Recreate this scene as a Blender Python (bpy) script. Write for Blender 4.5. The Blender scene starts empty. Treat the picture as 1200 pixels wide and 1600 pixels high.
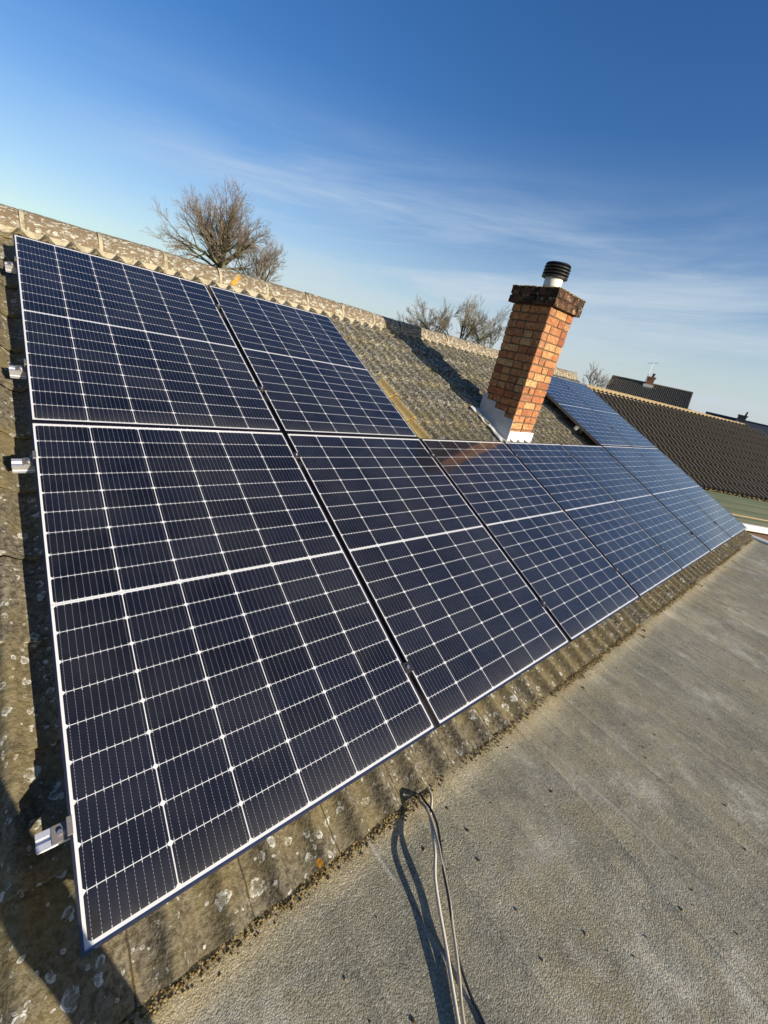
import bpy, bmesh, math, random
from mathutils import Vector, Matrix
import numpy as np

C = bpy.context.scene.collection
SC = bpy.context.scene
random.seed(7)
rad = math.radians
PITCH = rad(24.5)

# ------------------------------------------------------------------ camera, world, sun, exposure
cam_d = bpy.data.cameras.new('camera')
cam = bpy.data.objects.new('camera', cam_d); C.objects.link(cam); SC.camera = cam
cam_d.sensor_fit = 'VERTICAL'; cam_d.sensor_height = 24.0
cam_d.lens = 617.81 / 1600 * 24.0
cam_d.clip_start = 0.02; cam_d.clip_end = 3000
RC = Matrix(((0.765142197, -0.464565856, 0.445798142),
             (0.089713932, 0.762552508, 0.640675490),
             (-0.637580448, -0.450213548, 0.625139131)))
AM = Matrix.Rotation(PITCH, 3, 'X')                # roof frame (u, t, n) -> world
CAM_POS = AM @ Vector((0.0419, -1.7148, 1.4513))
cam.matrix_world = Matrix.Translation(CAM_POS) @ (AM @ RC.transposed()).to_4x4()

SUN = (AM @ Vector((0.38, -1.20, 1.0))).normalized()
sun_el = math.asin(SUN.z); sun_az = math.atan2(SUN.x, SUN.y)     # azimuth clockwise from +Y
sd = bpy.data.lights.new('sun', 'SUN'); sd.energy = 5.0; sd.angle = rad(0.5); sd.color = (1.0, 0.91, 0.76)
so = bpy.data.objects.new('sun', sd); C.objects.link(so)
so.rotation_euler = SUN.to_track_quat('Z', 'Y').to_euler()
so.location = (0, -20, 20)

SC.view_settings.view_transform = 'Standard'; SC.view_settings.look = 'None'
SC.view_settings.gamma = 1; SC.view_settings.exposure = 0.70


class NT:
    """small helper around a node tree"""
    def __init__(s, tree):
        s.t = tree; s.t.nodes.clear()
    def n(s, typ, **kw):
        nd = s.t.nodes.new(typ)
        for k, v in kw.items():
            if k.startswith('_'):
                s.set(nd.inputs[int(k[1:])], v)
            elif hasattr(nd, k):
                setattr(nd, k, v)
            else:
                s.set(nd.inputs[k.replace('__', ' ')], v)
        return nd
    def set(s, sock, v):
        if isinstance(v, bpy.types.NodeSocket): s.t.links.new(v, sock)
        elif isinstance(v, bpy.types.Node): s.t.links.new(v.outputs[0], sock)
        else: sock.default_value = v
    def m(s, op, a, b=None, c=None, clamp=False):
        nd = s.n('ShaderNodeMath', operation=op, use_clamp=clamp)
        s.set(nd.inputs[0], a)
        if b is not None: s.set(nd.inputs[1], b)
        if c is not None: s.set(nd.inputs[2], c)
        return nd.outputs[0]
    def mix(s, f, a, b):
        nd = s.n('ShaderNodeMix', data_type='RGBA')
        s.set(nd.inputs[0], f)
        for i, v in ((6, a), (7, b)):
            s.set(nd.inputs[i], (*v, 1) if isinstance(v, tuple) and len(v) == 3 else v)
        return nd.outputs[2]
    def ramp(s, v, stops, interp='LINEAR'):
        nd = s.n('ShaderNodeValToRGB'); cr = nd.color_ramp; cr.interpolation = interp
        while len(cr.elements) < len(stops): cr.elements.new(0.5)
        for e, (p, c) in zip(cr.elements, stops):
            e.position = p; e.color = (*c, 1) if isinstance(c, tuple) else (c, c, c, 1)
        s.set(nd.inputs[0], v); return nd.outputs[0]
    def noise(s, vec, scale, detail=4, rough=0.55, dist=0.0):
        return s.n('ShaderNodeTexNoise', Vector=vec, Scale=scale, Detail=detail, Roughness=rough, Distortion=dist).outputs[0]
    def vscale(s, vec, sc, loc=(0, 0, 0), rot=(0, 0, 0)):
        nd = s.n('ShaderNodeMapping'); s.set(nd.inputs[0], vec)
        nd.inputs['Scale'].default_value = sc; nd.inputs['Location'].default_value = loc; nd.inputs['Rotation'].default_value = rot
        return nd.outputs[0]


w = bpy.data.worlds.new('World'); SC.world = w; w.use_nodes = True
N = NT(w.node_tree)
sky = N.n('ShaderNodeTexSky', sky_type='NISHITA', sun_disc=False, sun_elevation=sun_el, sun_rotation=sun_az,
          altitude=50, air_density=1.0, dust_density=0.7, ozone_density=2.2)
tc = N.n('ShaderNodeTexCoord')
sep = N.n('ShaderNodeSeparateXYZ', _0=tc.outputs['Generated'])
el = sep.outputs[2]
# thin streaky cirrus: stretched noise on the direction projected to a high flat layer
az = N.m('ARCTAN2', sep.outputs[1], sep.outputs[0])
cv = N.n('ShaderNodeCombineXYZ', _0=N.m('MULTIPLY', az, 1.0), _1=N.m('MULTIPLY_ADD', el, 7.5, N.m('MULTIPLY', az, 0.55)), _2=0.0).outputs[0]
streak = N.noise(N.vscale(cv, (1, 1, 1), (0.35, 0.0, 0)), 1.9, 7, 0.58, 0.55)
fine = N.noise(N.vscale(cv, (1.0, 2.6, 1), (2.0, 5.0, 0)), 4.0, 5, 0.6, 0.8)
broad = N.noise(N.vscale(cv, (1.0, 0.7, 1), (7.3, 1.1, 0)), 1.05, 3, 0.5, 0.3)
cl = N.m('MULTIPLY', N.ramp(streak, [(0.40, 0.0), (0.62, 1.0)]), N.ramp(broad, [(0.30, 0.25), (0.55, 1.0)]))
cl = N.m('MULTIPLY', cl, N.ramp(fine, [(0.25, 0.55), (0.65, 1.0)]))
low = N.ramp(el, [(0.0, 1.0), (0.17, 1.0), (0.23, 0.8), (0.29, 0.25), (0.36, 0.0)])
side = N.ramp(N.m('MULTIPLY_ADD', sep.outputs[0], 0.5, 0.5), [(0.52, 0.12), (0.74, 0.9), (0.85, 1.0)])
cloud = N.m('MULTIPLY', N.m('MULTIPLY', cl, low), side)
veil = N.m('MULTIPLY', N.ramp(el, [(0.0, 0.88), (0.07, 0.62), (0.16, 0.34), (0.26, 0.10), (0.40, 0.0)]), N.m('MULTIPLY_ADD', side, 0.4, 0.6))
cloud = N.m('SUBTRACT', 1.0, N.m('MULTIPLY', N.m('SUBTRACT', 1.0, N.m('MULTIPLY', cloud, 0.92)), N.m('SUBTRACT', 1.0, veil)))
hs = N.n('ShaderNodeHueSaturation', Hue=0.514, Saturation=1.33, Value=1.26, Color=sky.outputs[0])
ccol = N.mix(N.ramp(el, [(0.0, 0.0), (0.3, 1.0)]), (4.8, 5.45, 6.05), (5.2, 6.1, 6.9))
col = N.mix(cloud, hs.outputs[0], ccol)
bg = N.n('ShaderNodeBackground', Color=col, Strength=0.074)
N.n('ShaderNodeOutputWorld', Surface=bg)


# ------------------------------------------------------------------ material helpers
def mat(name):
    m = bpy.data.materials.new(name); m.use_nodes = True
    return m, NT(m.node_tree)

def finish(N, color, rough=0.8, metal=0.0, bump=None, bstr=0.3, bdist=0.01, spec=0.5, **kw):
    b = N.n('ShaderNodeBsdfPrincipled')
    N.set(b.inputs['Base Color'], (*color, 1) if isinstance(color, tuple) else color)
    N.set(b.inputs['Roughness'], rough); N.set(b.inputs['Metallic'], metal)
    N.set(b.inputs['Specular IOR Level'], spec)
    for k, v in kw.items(): N.set(b.inputs[k.replace('__', ' ')], v)
    if bump is not None:
        bp = N.n('ShaderNodeBump', Strength=bstr, Distance=bdist)
        N.set(bp.inputs['Height'], bump); N.set(b.inputs['Normal'], bp.outputs[0])
    N.n('ShaderNodeOutputMaterial', Surface=b)
    return b

def objc(N): return N.n('ShaderNodeTexCoord').outputs['Object']

def plain(name, color, rough=0.6, metal=0.0, var=0.12, scale=30, bstr=0.15):
    m, N = mat(name); c = objc(N)
    f = N.noise(c, scale, 4)
    dark = tuple(x * (1 - var) for x in color); light = tuple(min(1, x * (1 + var)) for x in color)
    finish(N, N.mix(f, dark, light), rough, metal, N.noise(c, scale * 6, 3), bstr, 0.002)
    return m


# module face: half-cut cells drawn in the glass sheet (surface pattern)
W, H = 1.134, 1.762
def cell_material():
    m, N = mat('module_cells')
    c = N.n('ShaderNodeSeparateXYZ', _0=objc(N))
    x, y = c.outputs[0], c.outputs[1]
    mx = 0.0115; px = (W - 2 * mx) / 6; mid = 0.0048; my = 0.0165; py = (H / 2 - mid - my) / 9
    a = N.m('DIVIDE', N.m('SUBTRACT', x, mx), px)
    fa = N.m('FRACT', a)
    da = N.m('MULTIPLY', N.m('MINIMUM', fa, N.m('SUBTRACT', 1.0, fa)), px)
    yy = N.m('SUBTRACT', N.m('ABSOLUTE', N.m('SUBTRACT', y, H / 2)), mid)
    b = N.m('DIVIDE', yy, py)
    fb = N.m('FRACT', b)
    db = N.m('MULTIPLY', N.m('MINIMUM', fb, N.m('SUBTRACT', 1.0, fb)), py)
    line = N.m('MAXIMUM', N.m('LESS_THAN', da, 0.00135), N.m('LESS_THAN', db, 0.00092))
    line = N.m('MAXIMUM', line, N.m('LESS_THAN', N.m('ADD', da, db), 0.0085))
    for s in (N.m('LESS_THAN', x, mx), N.m('GREATER_THAN', x, W - mx), N.m('LESS_THAN', yy, 0.0), N.m('GREATER_THAN', b, 9.0)):
        line = N.m('MAXIMUM', line, s)
    # thin grey centre line in the middle bar
    midl = N.m('LESS_THAN', N.m('ABSOLUTE', N.m('SUBTRACT', y, H / 2)), 0.0014)
    # bus bars: ten per cell, dotted, with pads at the cell ends
    bb = N.m('FRACT', N.m('MULTIPLY', fa, 10.0))
    dbb = N.m('MULTIPLY', N.m('ABSOLUTE', N.m('SUBTRACT', bb, 0.5)), px / 10)
    dots = N.m('GREATER_THAN', N.m('FRACT', N.m('DIVIDE', yy, 0.0085)), 0.35)
    bus = N.m('MULTIPLY', N.m('LESS_THAN', dbb, 0.00042), dots)
    pad = N.m('MULTIPLY', N.m('LESS_THAN', dbb, 0.0009), N.m('LESS_THAN', db, 0.0065))
    bus = N.m('MAXIMUM', N.m('MULTIPLY', bus, 0.42), N.m('MULTIPLY', pad, 0.75))
    idx = N.n('ShaderNodeCombineXYZ', _0=N.m('FLOOR', a), _1=N.m('FLOOR', b), _2=N.m('SIGN', N.m('SUBTRACT', y, H / 2)))
    oi = N.n('ShaderNodeObjectInfo').outputs['Random']
    wn = N.n('ShaderNodeTexWhiteNoise', noise_dimensions='4D', Vector=idx.outputs[0], W=oi)
    cell = N.mix(wn.outputs[0], (0.0030, 0.0029, 0.0048), (0.0056, 0.0058, 0.0115))
    cell = N.mix(bus, cell, (0.55, 0.55, 0.58))
    colr = N.mix(line, cell, (0.62, 0.61, 0.60))
    colr = N.mix(midl, colr, (0.40, 0.40, 0.42))
    dust = N.noise(N.vscale(objc(N), (1, 1, 1)), 2.2, 6, 0.65)
    colr = N.mix(N.ramp(dust, [(0.40, 0.0), (0.85, 0.05)]), colr, (0.42, 0.40, 0.36))
    # grime collected along the lower edge and a few dried drip marks
    grime = N.m('MULTIPLY', N.ramp(y, [(0.0, 0.30), (0.035, 0.10), (0.12, 0.0)]), N.noise(N.vscale(objc(N), (9, 3, 1)), 2.0, 5, 0.7))
    colr = N.mix(grime, colr, (0.36, 0.32, 0.25))
    vs = N.n('ShaderNodeTexVoronoi', Vector=objc(N), Scale=5.0, Randomness=1.0, voronoi_dimensions='4D')
    N.set(vs.inputs['W'], N.m('MULTIPLY', oi, 40.0))
    spk = N.m('LESS_THAN', N.m('ADD', vs.outputs['Distance'], N.m('MULTIPLY', N.noise(objc(N), 60, 3), 0.05)), 0.045)
    colr = N.mix(N.m('MULTIPLY', spk, 0.35), colr, (0.45, 0.44, 0.40))
    wav = N.noise(objc(N), 3.0, 2, 0.5)
    bp = N.n('ShaderNodeBump', Strength=0.05, Distance=0.002); N.set(bp.inputs['Height'], wav)
    bs = finish(N, colr, 0.45, 0, spec=0.25, Coat__Weight=1.0, Coat__Roughness=0.055, Coat__IOR=1.5)
    N.set(bs.inputs['Coat Normal'], bp.outputs[0])
    return m


def tile_material(name, dark, light, lichen_lo=0.52, moss=0.5, yellow_strip=False, ring=True, scale=1.0):
    m, N = mat(name)
    o = objc(N)
    sp = N.n('ShaderNodeSeparateXYZ', _0=o)
    base = N.mix(N.noise(o, 9 * scale, 6, 0.65), dark, light)
    base = N.mix(N.ramp(N.noise(o, 60 * scale, 3, 0.7), [(0.40, 0.0), (0.62, 0.85)]), base, tuple(x * 0.40 for x in dark))
    # olive and yellow moss
    my = N.m('MULTIPLY', N.ramp(N.noise(o, 3.2 * scale, 5, 0.6, 0.4), [(0.38, 0.0), (0.58, 1.0)]), moss)
    base = N.mix(my, base, (0.215, 0.165, 0.062))
    # patchy crust lichen, more of it higher up the slope
    up = N.ramp(N.m('MULTIPLY_ADD', sp.outputs[1], 0.25, 0.5), [(0.25, 0.0), (0.72, 1.0)])
    right = N.ramp(N.m('MULTIPLY_ADD', sp.outputs[0], 0.1, 0.3), [(0.30, 0.0), (0.52, 1.0)])
    dens = N.m('MULTIPLY_ADD', N.m('MULTIPLY', up, right), -0.115, lichen_lo + 0.105)
    ln = N.noise(o, 42 * scale, 6, 0.70, 0.15)
    lich = N.m('MULTIPLY', N.m('SUBTRACT', ln, dens), 18.0, clamp=True)
    base = N.mix(N.m('MULTIPLY', lich, 0.72), base, N.mix(N.noise(o, 11, 3), (0.32, 0.31, 0.25), (0.72, 0.69, 0.60)))
    if ring:
        # round white rosettes with a darker centre
        warp = N.n('ShaderNodeMix', data_type='VECTOR', _0=0.025)
        nz = N.n('ShaderNodeTexNoise', Vector=o, Scale=30.0, Detail=3.0)
        N.set(warp.inputs[4], o); N.set(warp.inputs[5], nz.outputs[1])
        for sc, thr, keep in ((9.0, 0.20, 0.45), (21.0, 0.27, 0.60), (48.0, 0.30, 0.66)):
            v = N.n('ShaderNodeTexVoronoi', Vector=warp.outputs[1], Scale=sc, Randomness=1.0)
            d = v.outputs['Distance']
            pick = N.m('GREATER_THAN', N.n('ShaderNodeSeparateColor', _0=v.outputs['Color']).outputs[0], keep)
            rings = N.m('SUBTRACT', N.m('LESS_THAN', d, thr), N.m('MULTIPLY', N.m('LESS_THAN', d, thr * 0.62), 0.6))
            brk = N.ramp(N.noise(o, 55, 3, 0.7), [(0.42, 0.0), (0.56, 1.0)])
            base = N.mix(N.m('MULTIPLY', N.m('MULTIPLY', pick, rings), N.m('MULTIPLY', brk, 0.9)), base, (0.55, 0.54, 0.47))
    v = N.n('ShaderNodeTexVoronoi', Vector=o, Scale=4.2, Randomness=1.0)
    pk = N.m('GREATER_THAN', N.n('ShaderNodeSeparateColor', _0=v.outputs['Color']).outputs[1], 0.80)
    base = N.mix(N.m('MULTIPLY', pk, N.m('LESS_THAN', N.m('ADD', v.outputs['Distance'], N.m('MULTIPLY', N.noise(o, 40, 3), 0.10)), 0.105)), base, (0.55, 0.24, 0.02))
    if yellow_strip:
        # side laps between tiles: dark crack with ochre moss
        fj = N.m('ABSOLUTE', N.m('SUBTRACT', N.m('FRACT', N.m('DIVIDE', N.m('ADD', sp.outputs[0], N.m('MULTIPLY', N.noise(o, 25, 2), 0.012)), 0.2866)), 0.32))
        mossy = N.m('MULTIPLY', N.m('LESS_THAN', N.m('ADD', fj, N.m('MULTIPLY', N.noise(o, 45, 3), 0.06)), 0.065), N.ramp(N.noise(o, 14, 4, 0.7), [(0.50, 0.0), (0.60, 0.6)]))
        base = N.mix(mossy, base, (0.24, 0.185, 0.085))
        base = N.mix(N.m('MULTIPLY', N.m('LESS_THAN', fj, 0.009), 0.75), base, (0.035, 0.027, 0.017))
        pits = N.n('ShaderNodeTexVoronoi', Vector=o, Scale=13.0, Randomness=1.0)
        pk2 = N.m('GREATER_THAN', N.n('ShaderNodeSeparateColor', _0=pits.outputs['Color']).outputs[2], 0.72)
        base = N.mix(N.m('MULTIPLY', pk2, N.m('LESS_THAN', N.m('ADD', pits.outputs['Distance'], N.m('MULTIPLY', N.noise(o, 70, 3), 0.14)), 0.15)), base, (0.05, 0.036, 0.016))
        e = N.m('MULTIPLY', N.m('LESS_THAN', N.m('ABSOLUTE', N.m('SUBTRACT', N.m('ADD', sp.outputs[0], N.m('MULTIPLY', N.noise(o, 18, 3), 0.03)), 2.565)), 0.078),
                N.m('LESS_THAN', N.m('ABSOLUTE', N.m('SUBTRACT', sp.outputs[1], 0.42)), 0.60))
        base = N.mix(N.m('MULTIPLY', e, 0.85), base, N.mix(N.noise(o, 14, 4), (0.34, 0.24, 0.08), (0.50, 0.38, 0.16)))
    h = N.m('ADD', N.m('MULTIPLY', N.noise(o, 120 * scale, 4, 0.7), 0.5), N.m('ADD', N.m('MULTIPLY', lich, 0.5), N.noise(o, 30 * scale, 4, 0.6)))
    finish(N, base, 0.92, 0, h, 0.75, 0.006, 0.2)
    return m


def felt_material(name, c1, c2, lap=True):
    m, N = mat(name)
    o = objc(N); sp = N.n('ShaderNodeSeparateXYZ', _0=o)
    big = N.noise(o, 0.9, 5, 0.6, 0.5)
    col = N.mix(N.ramp(big, [(0.35, 0.0), (0.65, 1.0)]), c1, c2)
    # tan run-off stains and pale scuffs
    col = N.mix(N.ramp(N.noise(N.vscale(o, (1.4, 0.5, 1), (4, 2, 0), (0, 0, 0.35)), 1.5, 5, 0.6, 0.6), [(0.46, 0.0), (0.68, 0.65)]), col, (0.345, 0.275, 0.145))
    col = N.mix(N.ramp(N.noise(o, 2.6, 6, 0.75, 0.3), [(0.53, 0.0), (0.65, 0.75)]), col, (0.58, 0.54, 0.42))
    col = N.mix(N.ramp(N.noise(N.vscale(o, (2.0, 0.45, 1), (9, 3, 0), (0, 0, 0.25)), 1.1, 4, 0.6, 0.4), [(0.50, 0.0), (0.68, 0.42)]), col, tuple(x * 0.5 for x in c1))
    col = N.mix(N.ramp(N.noise(o, 6.5, 6, 0.75, 0.4), [(0.36, 0.6), (0.55, 0.0)]), col, (0.17, 0.165, 0.13))
    col = N.mix(N.ramp(N.noise(o, 19, 5, 0.75), [(0.60, 0.0), (0.72, 0.6)]), col, (0.60, 0.57, 0.47))
    # ochre silt and moss film washed down against the tiles
    edge = N.m('ADD', sp.outputs[1], N.m('MULTIPLY', N.noise(o, 7, 5, 0.7), 0.16))
    col = N.mix(N.ramp(N.m('ADD', edge, 2.0), [(0.30, 0.0), (0.40, 0.6)]) if lap else 0.0, col, (0.50, 0.36, 0.15))
    # mineral granules
    g1 = N.n('ShaderNodeTexVoronoi', Vector=o, Scale=230.0, Randomness=1.0)
    gr = N.n('ShaderNodeSeparateColor', _0=g1.outputs['Color']).outputs[0]
    g2 = N.noise(o, 120, 5, 0.8)
    col = N.mix(N.ramp(gr, [(0.0, 0.40), (0.30, 0.0), (1.0, 0.0)]), col, (0.06, 0.055, 0.042))
    col = N.mix(N.ramp(gr, [(0.72, 0.0), (1.0, 0.50)]), col, (0.60, 0.55, 0.44))
    col = N.mix(N.ramp(g2, [(0.30, 0.55), (0.50, 0.0)]), col, (0.07, 0.062, 0.046))
    # sparse dark moss crumbs
    v = N.n('ShaderNodeTexVoronoi', Vector=o, Scale=11.0, Randomness=1.0)
    pk = N.m('GREATER_THAN', N.n('ShaderNodeSeparateColor', _0=v.outputs['Color']).outputs[0], 0.86)
    sp2 = N.m('MULTIPLY', pk, N.m('LESS_THAN', N.m('ADD', v.outputs['Distance'], N.m('MULTIPLY', N.noise(o, 60, 3), 0.14)), 0.125))
    col = N.mix(sp2, col, (0.07, 0.048, 0.02))
    h = N.m('ADD', N.m('MULTIPLY', N.m('SUBTRACT', 1.0, g1.outputs['Distance']), 0.6), N.m('MULTIPLY', g2, 1.3))
    if lap:
        # welded laps and creases running away from the eaves
        wob = N.m('MULTIPLY', N.m('SUBTRACT', N.noise(o, 1.3, 3), 0.5), 0.10)
        ru = N.m('ADD', N.m('ADD', sp.outputs[0], N.m('MULTIPLY', sp.outputs[1], 0.02)), wob)
        f = N.m('FRACT', N.m('DIVIDE', N.m('ADD', ru, 0.22), 0.95))
        cr = N.ramp(f, [(0.0, 1.0), (0.012, 1.0), (0.022, 0.0), (1.0, 0.0)])
        soft = N.m('POWER', N.m('ABSOLUTE', N.m('SUBTRACT', N.noise(N.vscale(o, (3.2, 0.25, 1), (2, 1, 0), (0, 0, 0.05)), 1.4, 2, 0.5), 0.5)), 0.7)
        h = N.m('ADD', h, N.m('MULTIPLY', cr, 6.0)); h = N.m('ADD', h, N.m('MULTIPLY', soft, -14.0))
        col = N.mix(N.m('MULTIPLY', N.m('MULTIPLY', cr, N.ramp(N.noise(o, 5, 3), [(0.4, 0.0), (0.6, 1.0)])), 0.45), col, (0.50, 0.48, 0.42))
    finish(N, col, 0.9, 0, h, 0.95, 0.003, 0.25)
    return m


def brick_material(name, bump=True):
    m, N = mat(name)
    o = objc(N)
    r = N.n('ShaderNodeNewGeometry').outputs['Random Per Island']
    c = N.ramp(r, [(0.0, (0.24, 0.080, 0.040)), (0.15, (0.40, 0.165, 0.065)), (0.35, (0.48, 0.255, 0.10)), (0.5, (0.36, 0.12, 0.055)), (0.68, (0.52, 0.33, 0.145)), (0.82, (0.30, 0.14, 0.07)), (1.0, (0.46, 0.22, 0.09))])
    c = N.mix(N.ramp(N.noise(o, 38, 5, 0.7), [(0.38, 0.75), (0.60, 0.0)]), c, (0.16, 0.055, 0.028))
    c = N.mix(N.ramp(N.noise(o, 15, 5, 0.65), [(0.55, 0.0), (0.75, 0.5)]), c, (0.62, 0.42, 0.18))
    finish(N, c, 0.88, 0, N.noise(o, 130, 4, 0.7), 0.6, 0.003, 0.2)
    return m


M = {}
M['cells'] = cell_material()
M['frame'] = plain('anodised_frame', (0.19, 0.17, 0.185), 0.34, 1.0, 0.05, 60, 0.03)
M['alu'] = plain('mill_aluminium', (0.78, 0.77, 0.76), 0.42, 0.75, 0.08, 80, 0.1)
M['clamp'] = plain('dark_clamp', (0.055, 0.05, 0.05), 0.45, 0.6, 0.2, 90, 0.15)
M['clamp_raw'] = plain('clamp_raw', (0.26, 0.23, 0.21), 0.5, 0.7, 0.15, 90, 0.15)
M['steel'] = plain('steel', (0.65, 0.63, 0.60), 0.3, 0.9, 0.1, 100, 0.1)
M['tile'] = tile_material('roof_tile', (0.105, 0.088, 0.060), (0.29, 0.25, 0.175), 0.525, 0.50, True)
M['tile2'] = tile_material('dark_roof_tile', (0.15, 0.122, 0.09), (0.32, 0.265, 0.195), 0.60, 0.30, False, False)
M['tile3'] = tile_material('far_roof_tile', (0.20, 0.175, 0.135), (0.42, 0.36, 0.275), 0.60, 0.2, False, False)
M['slate'] = plain('far_slate', (0.040, 0.050, 0.062), 0.7, 0, 0.2, 3, 0.1)
M['backsheet'] = plain('backsheet', (0.03, 0.03, 0.03), 0.6)
M['felt'] = felt_material('mineral_felt', (0.285, 0.262, 0.180), (0.45, 0.395, 0.262))
M['brick'] = brick_material('chimney_brick')
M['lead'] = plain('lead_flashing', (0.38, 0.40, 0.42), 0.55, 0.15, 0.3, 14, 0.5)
M['leadwhite'] = plain('painted_flashing', (0.72, 0.70, 0.66), 0.7, 0.0, 0.2, 22, 0.5)
M['leadpale'] = plain('pale_apron', (0.50, 0.49, 0.46), 0.75, 0.0, 0.35, 20, 0.5)
M['black'] = plain('black_plastic', (0.018, 0.018, 0.019), 0.4, 0, 0.3, 30, 0.1)
M['whitepvc'] = plain('white_trim', (0.66, 0.62, 0.54), 0.5, 0, 0.08, 12, 0.1)
M['skin'] = plain('skin', (0.52, 0.31, 0.22), 0.55, 0, 0.08, 20, 0.1)
M['hivis'] = plain('jacket_cloth', (0.06, 0.08, 0.12), 0.9, 0, 0.15, 60, 0.4)
M['denim'] = plain('trouser_cloth', (0.035, 0.035, 0.045), 0.9, 0, 0.2, 80, 0.4)
M['hair'] = plain('hair', (0.05, 0.03, 0.02), 0.7, 0, 0.3, 90, 0.6)
M['boot'] = plain('boot', (0.10, 0.06, 0.03), 0.7, 0, 0.2, 40, 0.3)


def m_mortar():
    m, N = mat('cream_mortar'); o = objc(N)
    c = N.mix(N.noise(o, 6, 5, 0.6), (0.30, 0.26, 0.175), (0.43, 0.375, 0.265))
    c = N.mix(N.ramp(N.noise(o, 16, 5, 0.7), [(0.48, 0.0), (0.62, 0.75)]), c, (0.16, 0.13, 0.075))
    finish(N, c, 0.95, 0, N.noise(o, 70, 5, 0.7), 0.6, 0.006, 0.1); return m
M['mortar'] = m_mortar()

def m_joint():
    m, N = mat('brick_joint'); o = objc(N)
    finish(N, N.mix(N.noise(o, 40, 4), (0.075, 0.055, 0.035), (0.15, 0.115, 0.075)), 0.95, 0, N.noise(o, 90, 4), 0.4, 0.004, 0.1); return m
M['joint'] = m_joint()

def m_darkbrick():
    m, N = mat('sooty_brick'); o = objc(N)
    r = N.n('ShaderNodeNewGeometry').outputs['Random Per Island']
    c = N.ramp(r, [(0.0, (0.09, 0.045, 0.028)), (0.5, (0.17, 0.075, 0.042)), (1.0, (0.22, 0.11, 0.06))])
    c = N.mix(N.ramp(N.noise(o, 14, 5, 0.7), [(0.44, 0.95), (0.68, 0.1)]), c, (0.020, 0.016, 0.012))
    c = N.mix(N.ramp(N.noise(o, 22, 5, 0.7, 0.5), [(0.58, 0.0), (0.66, 0.8)]), c, (0.50, 0.42, 0.25))
    finish(N, c, 0.92, 0, N.noise(o, 90, 4, 0.7), 0.6, 0.004, 0.15); return m
M['darkbrick'] = m_darkbrick()

def m_ridge(name, yl):
    m, N = mat(name); o = objc(N)
    c = N.mix(N.noise(o, 18, 5, 0.7), (0.10, 0.070, 0.040), (0.23, 0.165, 0.10))
    l = N.m('MULTIPLY', N.m('SUBTRACT', N.noise(N.vscale(o, (0.8, 1.2, 1.2)), 32, 6, 0.78, 0.3), 0.49), 12.0, clamp=True)
    c = N.mix(N.m('MULTIPLY', l, 0.92), c, N.mix(N.noise(o, 12, 3), (0.34, 0.32, 0.25), (0.58, 0.55, 0.45)))
    v = N.ramp(N.noise(N.vscale(o, (1, 1, 1), (5.3, 0, 0)), 3.3, 4, 0.6, 0.5), [(0.66, 0.0), (0.70, 1.0)])
    c = N.mix(N.m('MULTIPLY', v, yl), c, (0.62, 0.30, 0.02))
    finish(N, c, 0.93, 0, N.m('ADD', N.m('MULTIPLY', l, 0.6), N.noise(o, 60, 4, 0.7)), 0.8, 0.006, 0.15); return m
M['ridge'] = m_ridge('ridge_tile_crust', 1.0)
M['greystack'] = plain('grey_stack', (0.10, 0.085, 0.08), 0.9, 0, 0.3, 8, 0.4)
M['ridge2'] = plain('yellowed_ridge', (0.36, 0.26, 0.13), 0.95, 0, 0.45, 9, 0.5)

def m_moss():
    m, N = mat('moss'); o = objc(N)
    r = N.n('ShaderNodeNewGeometry').outputs['Random Per Island']
    c = N.ramp(r, [(0.0, (0.08, 0.055, 0.025)), (0.4, (0.20, 0.14, 0.055)), (0.75, (0.38, 0.28, 0.13)), (1.0, (0.15, 0.14, 0.055))])
    finish(N, c, 1.0, 0, N.noise(o, 200, 3), 0.8, 0.004, 0.05); return m
M['moss'] = m_moss()

def m_bark(name, c1, c2):
    m, N = mat(name); o = objc(N)
    finish(N, N.mix(N.noise(o, 5, 5, 0.7), c1, c2), 0.95, 0, N.noise(N.vscale(o, (9, 9, 2)), 6, 4), 0.5, 0.03, 0.1); return m
M['bark'] = m_bark('bark', (0.07, 0.065, 0.03), (0.21, 0.19, 0.11))
M['twig'] = m_bark('twig', (0.11, 0.085, 0.065), (0.24, 0.18, 0.13))
M['twig2'] = m_bark('pale_twig', (0.13, 0.105, 0.07), (0.27, 0.22, 0.15))
M['leaf'] = m_bark('evergreen_leaf', (0.035, 0.065, 0.02), (0.10, 0.13, 0.045))

def m_grass():
    m, N = mat('grass_ground'); o = objc(N)
    c = N.mix(N.noise(o, 0.25, 6, 0.6), (0.060, 0.085, 0.028), (0.15, 0.16, 0.07))
    finish(N, c, 1.0, 0, N.noise(o, 14, 5), 0.6, 0.05, 0.05); return m
M['grass'] = m_grass()

def m_green():
    m, N = mat('green_felt'); o = objc(N); sp = N.n('ShaderNodeSeparateXYZ', _0=o)
    c = N.mix(N.noise(o, 1.2, 5, 0.6), (0.155, 0.185, 0.085), (0.25, 0.27, 0.145))
    c = N.mix(N.ramp(N.noise(N.vscale(o, (0.25, 3.5, 1)), 1.1, 4, 0.6), [(0.52, 0.0), (0.68, 0.75)]), c, (0.38, 0.30, 0.15))
    f = N.m('FRACT', N.m('DIVIDE', N.m('ADD', sp.outputs[1], 0.12), 0.62))
    ln = N.ramp(f, [(0.0, 1.0), (0.03, 1.0), (0.05, 0.0), (1.0, 0.0)])
    c = N.mix(N.m('MULTIPLY', ln, 0.75), c, (0.045, 0.06, 0.04))
    finish(N, c, 0.9, 0, N.m('ADD', N.m('MULTIPLY', ln, 2.0), N.noise(o, 70, 4)), 0.6, 0.006, 0.2); return m
M['green'] = m_green()

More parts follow.
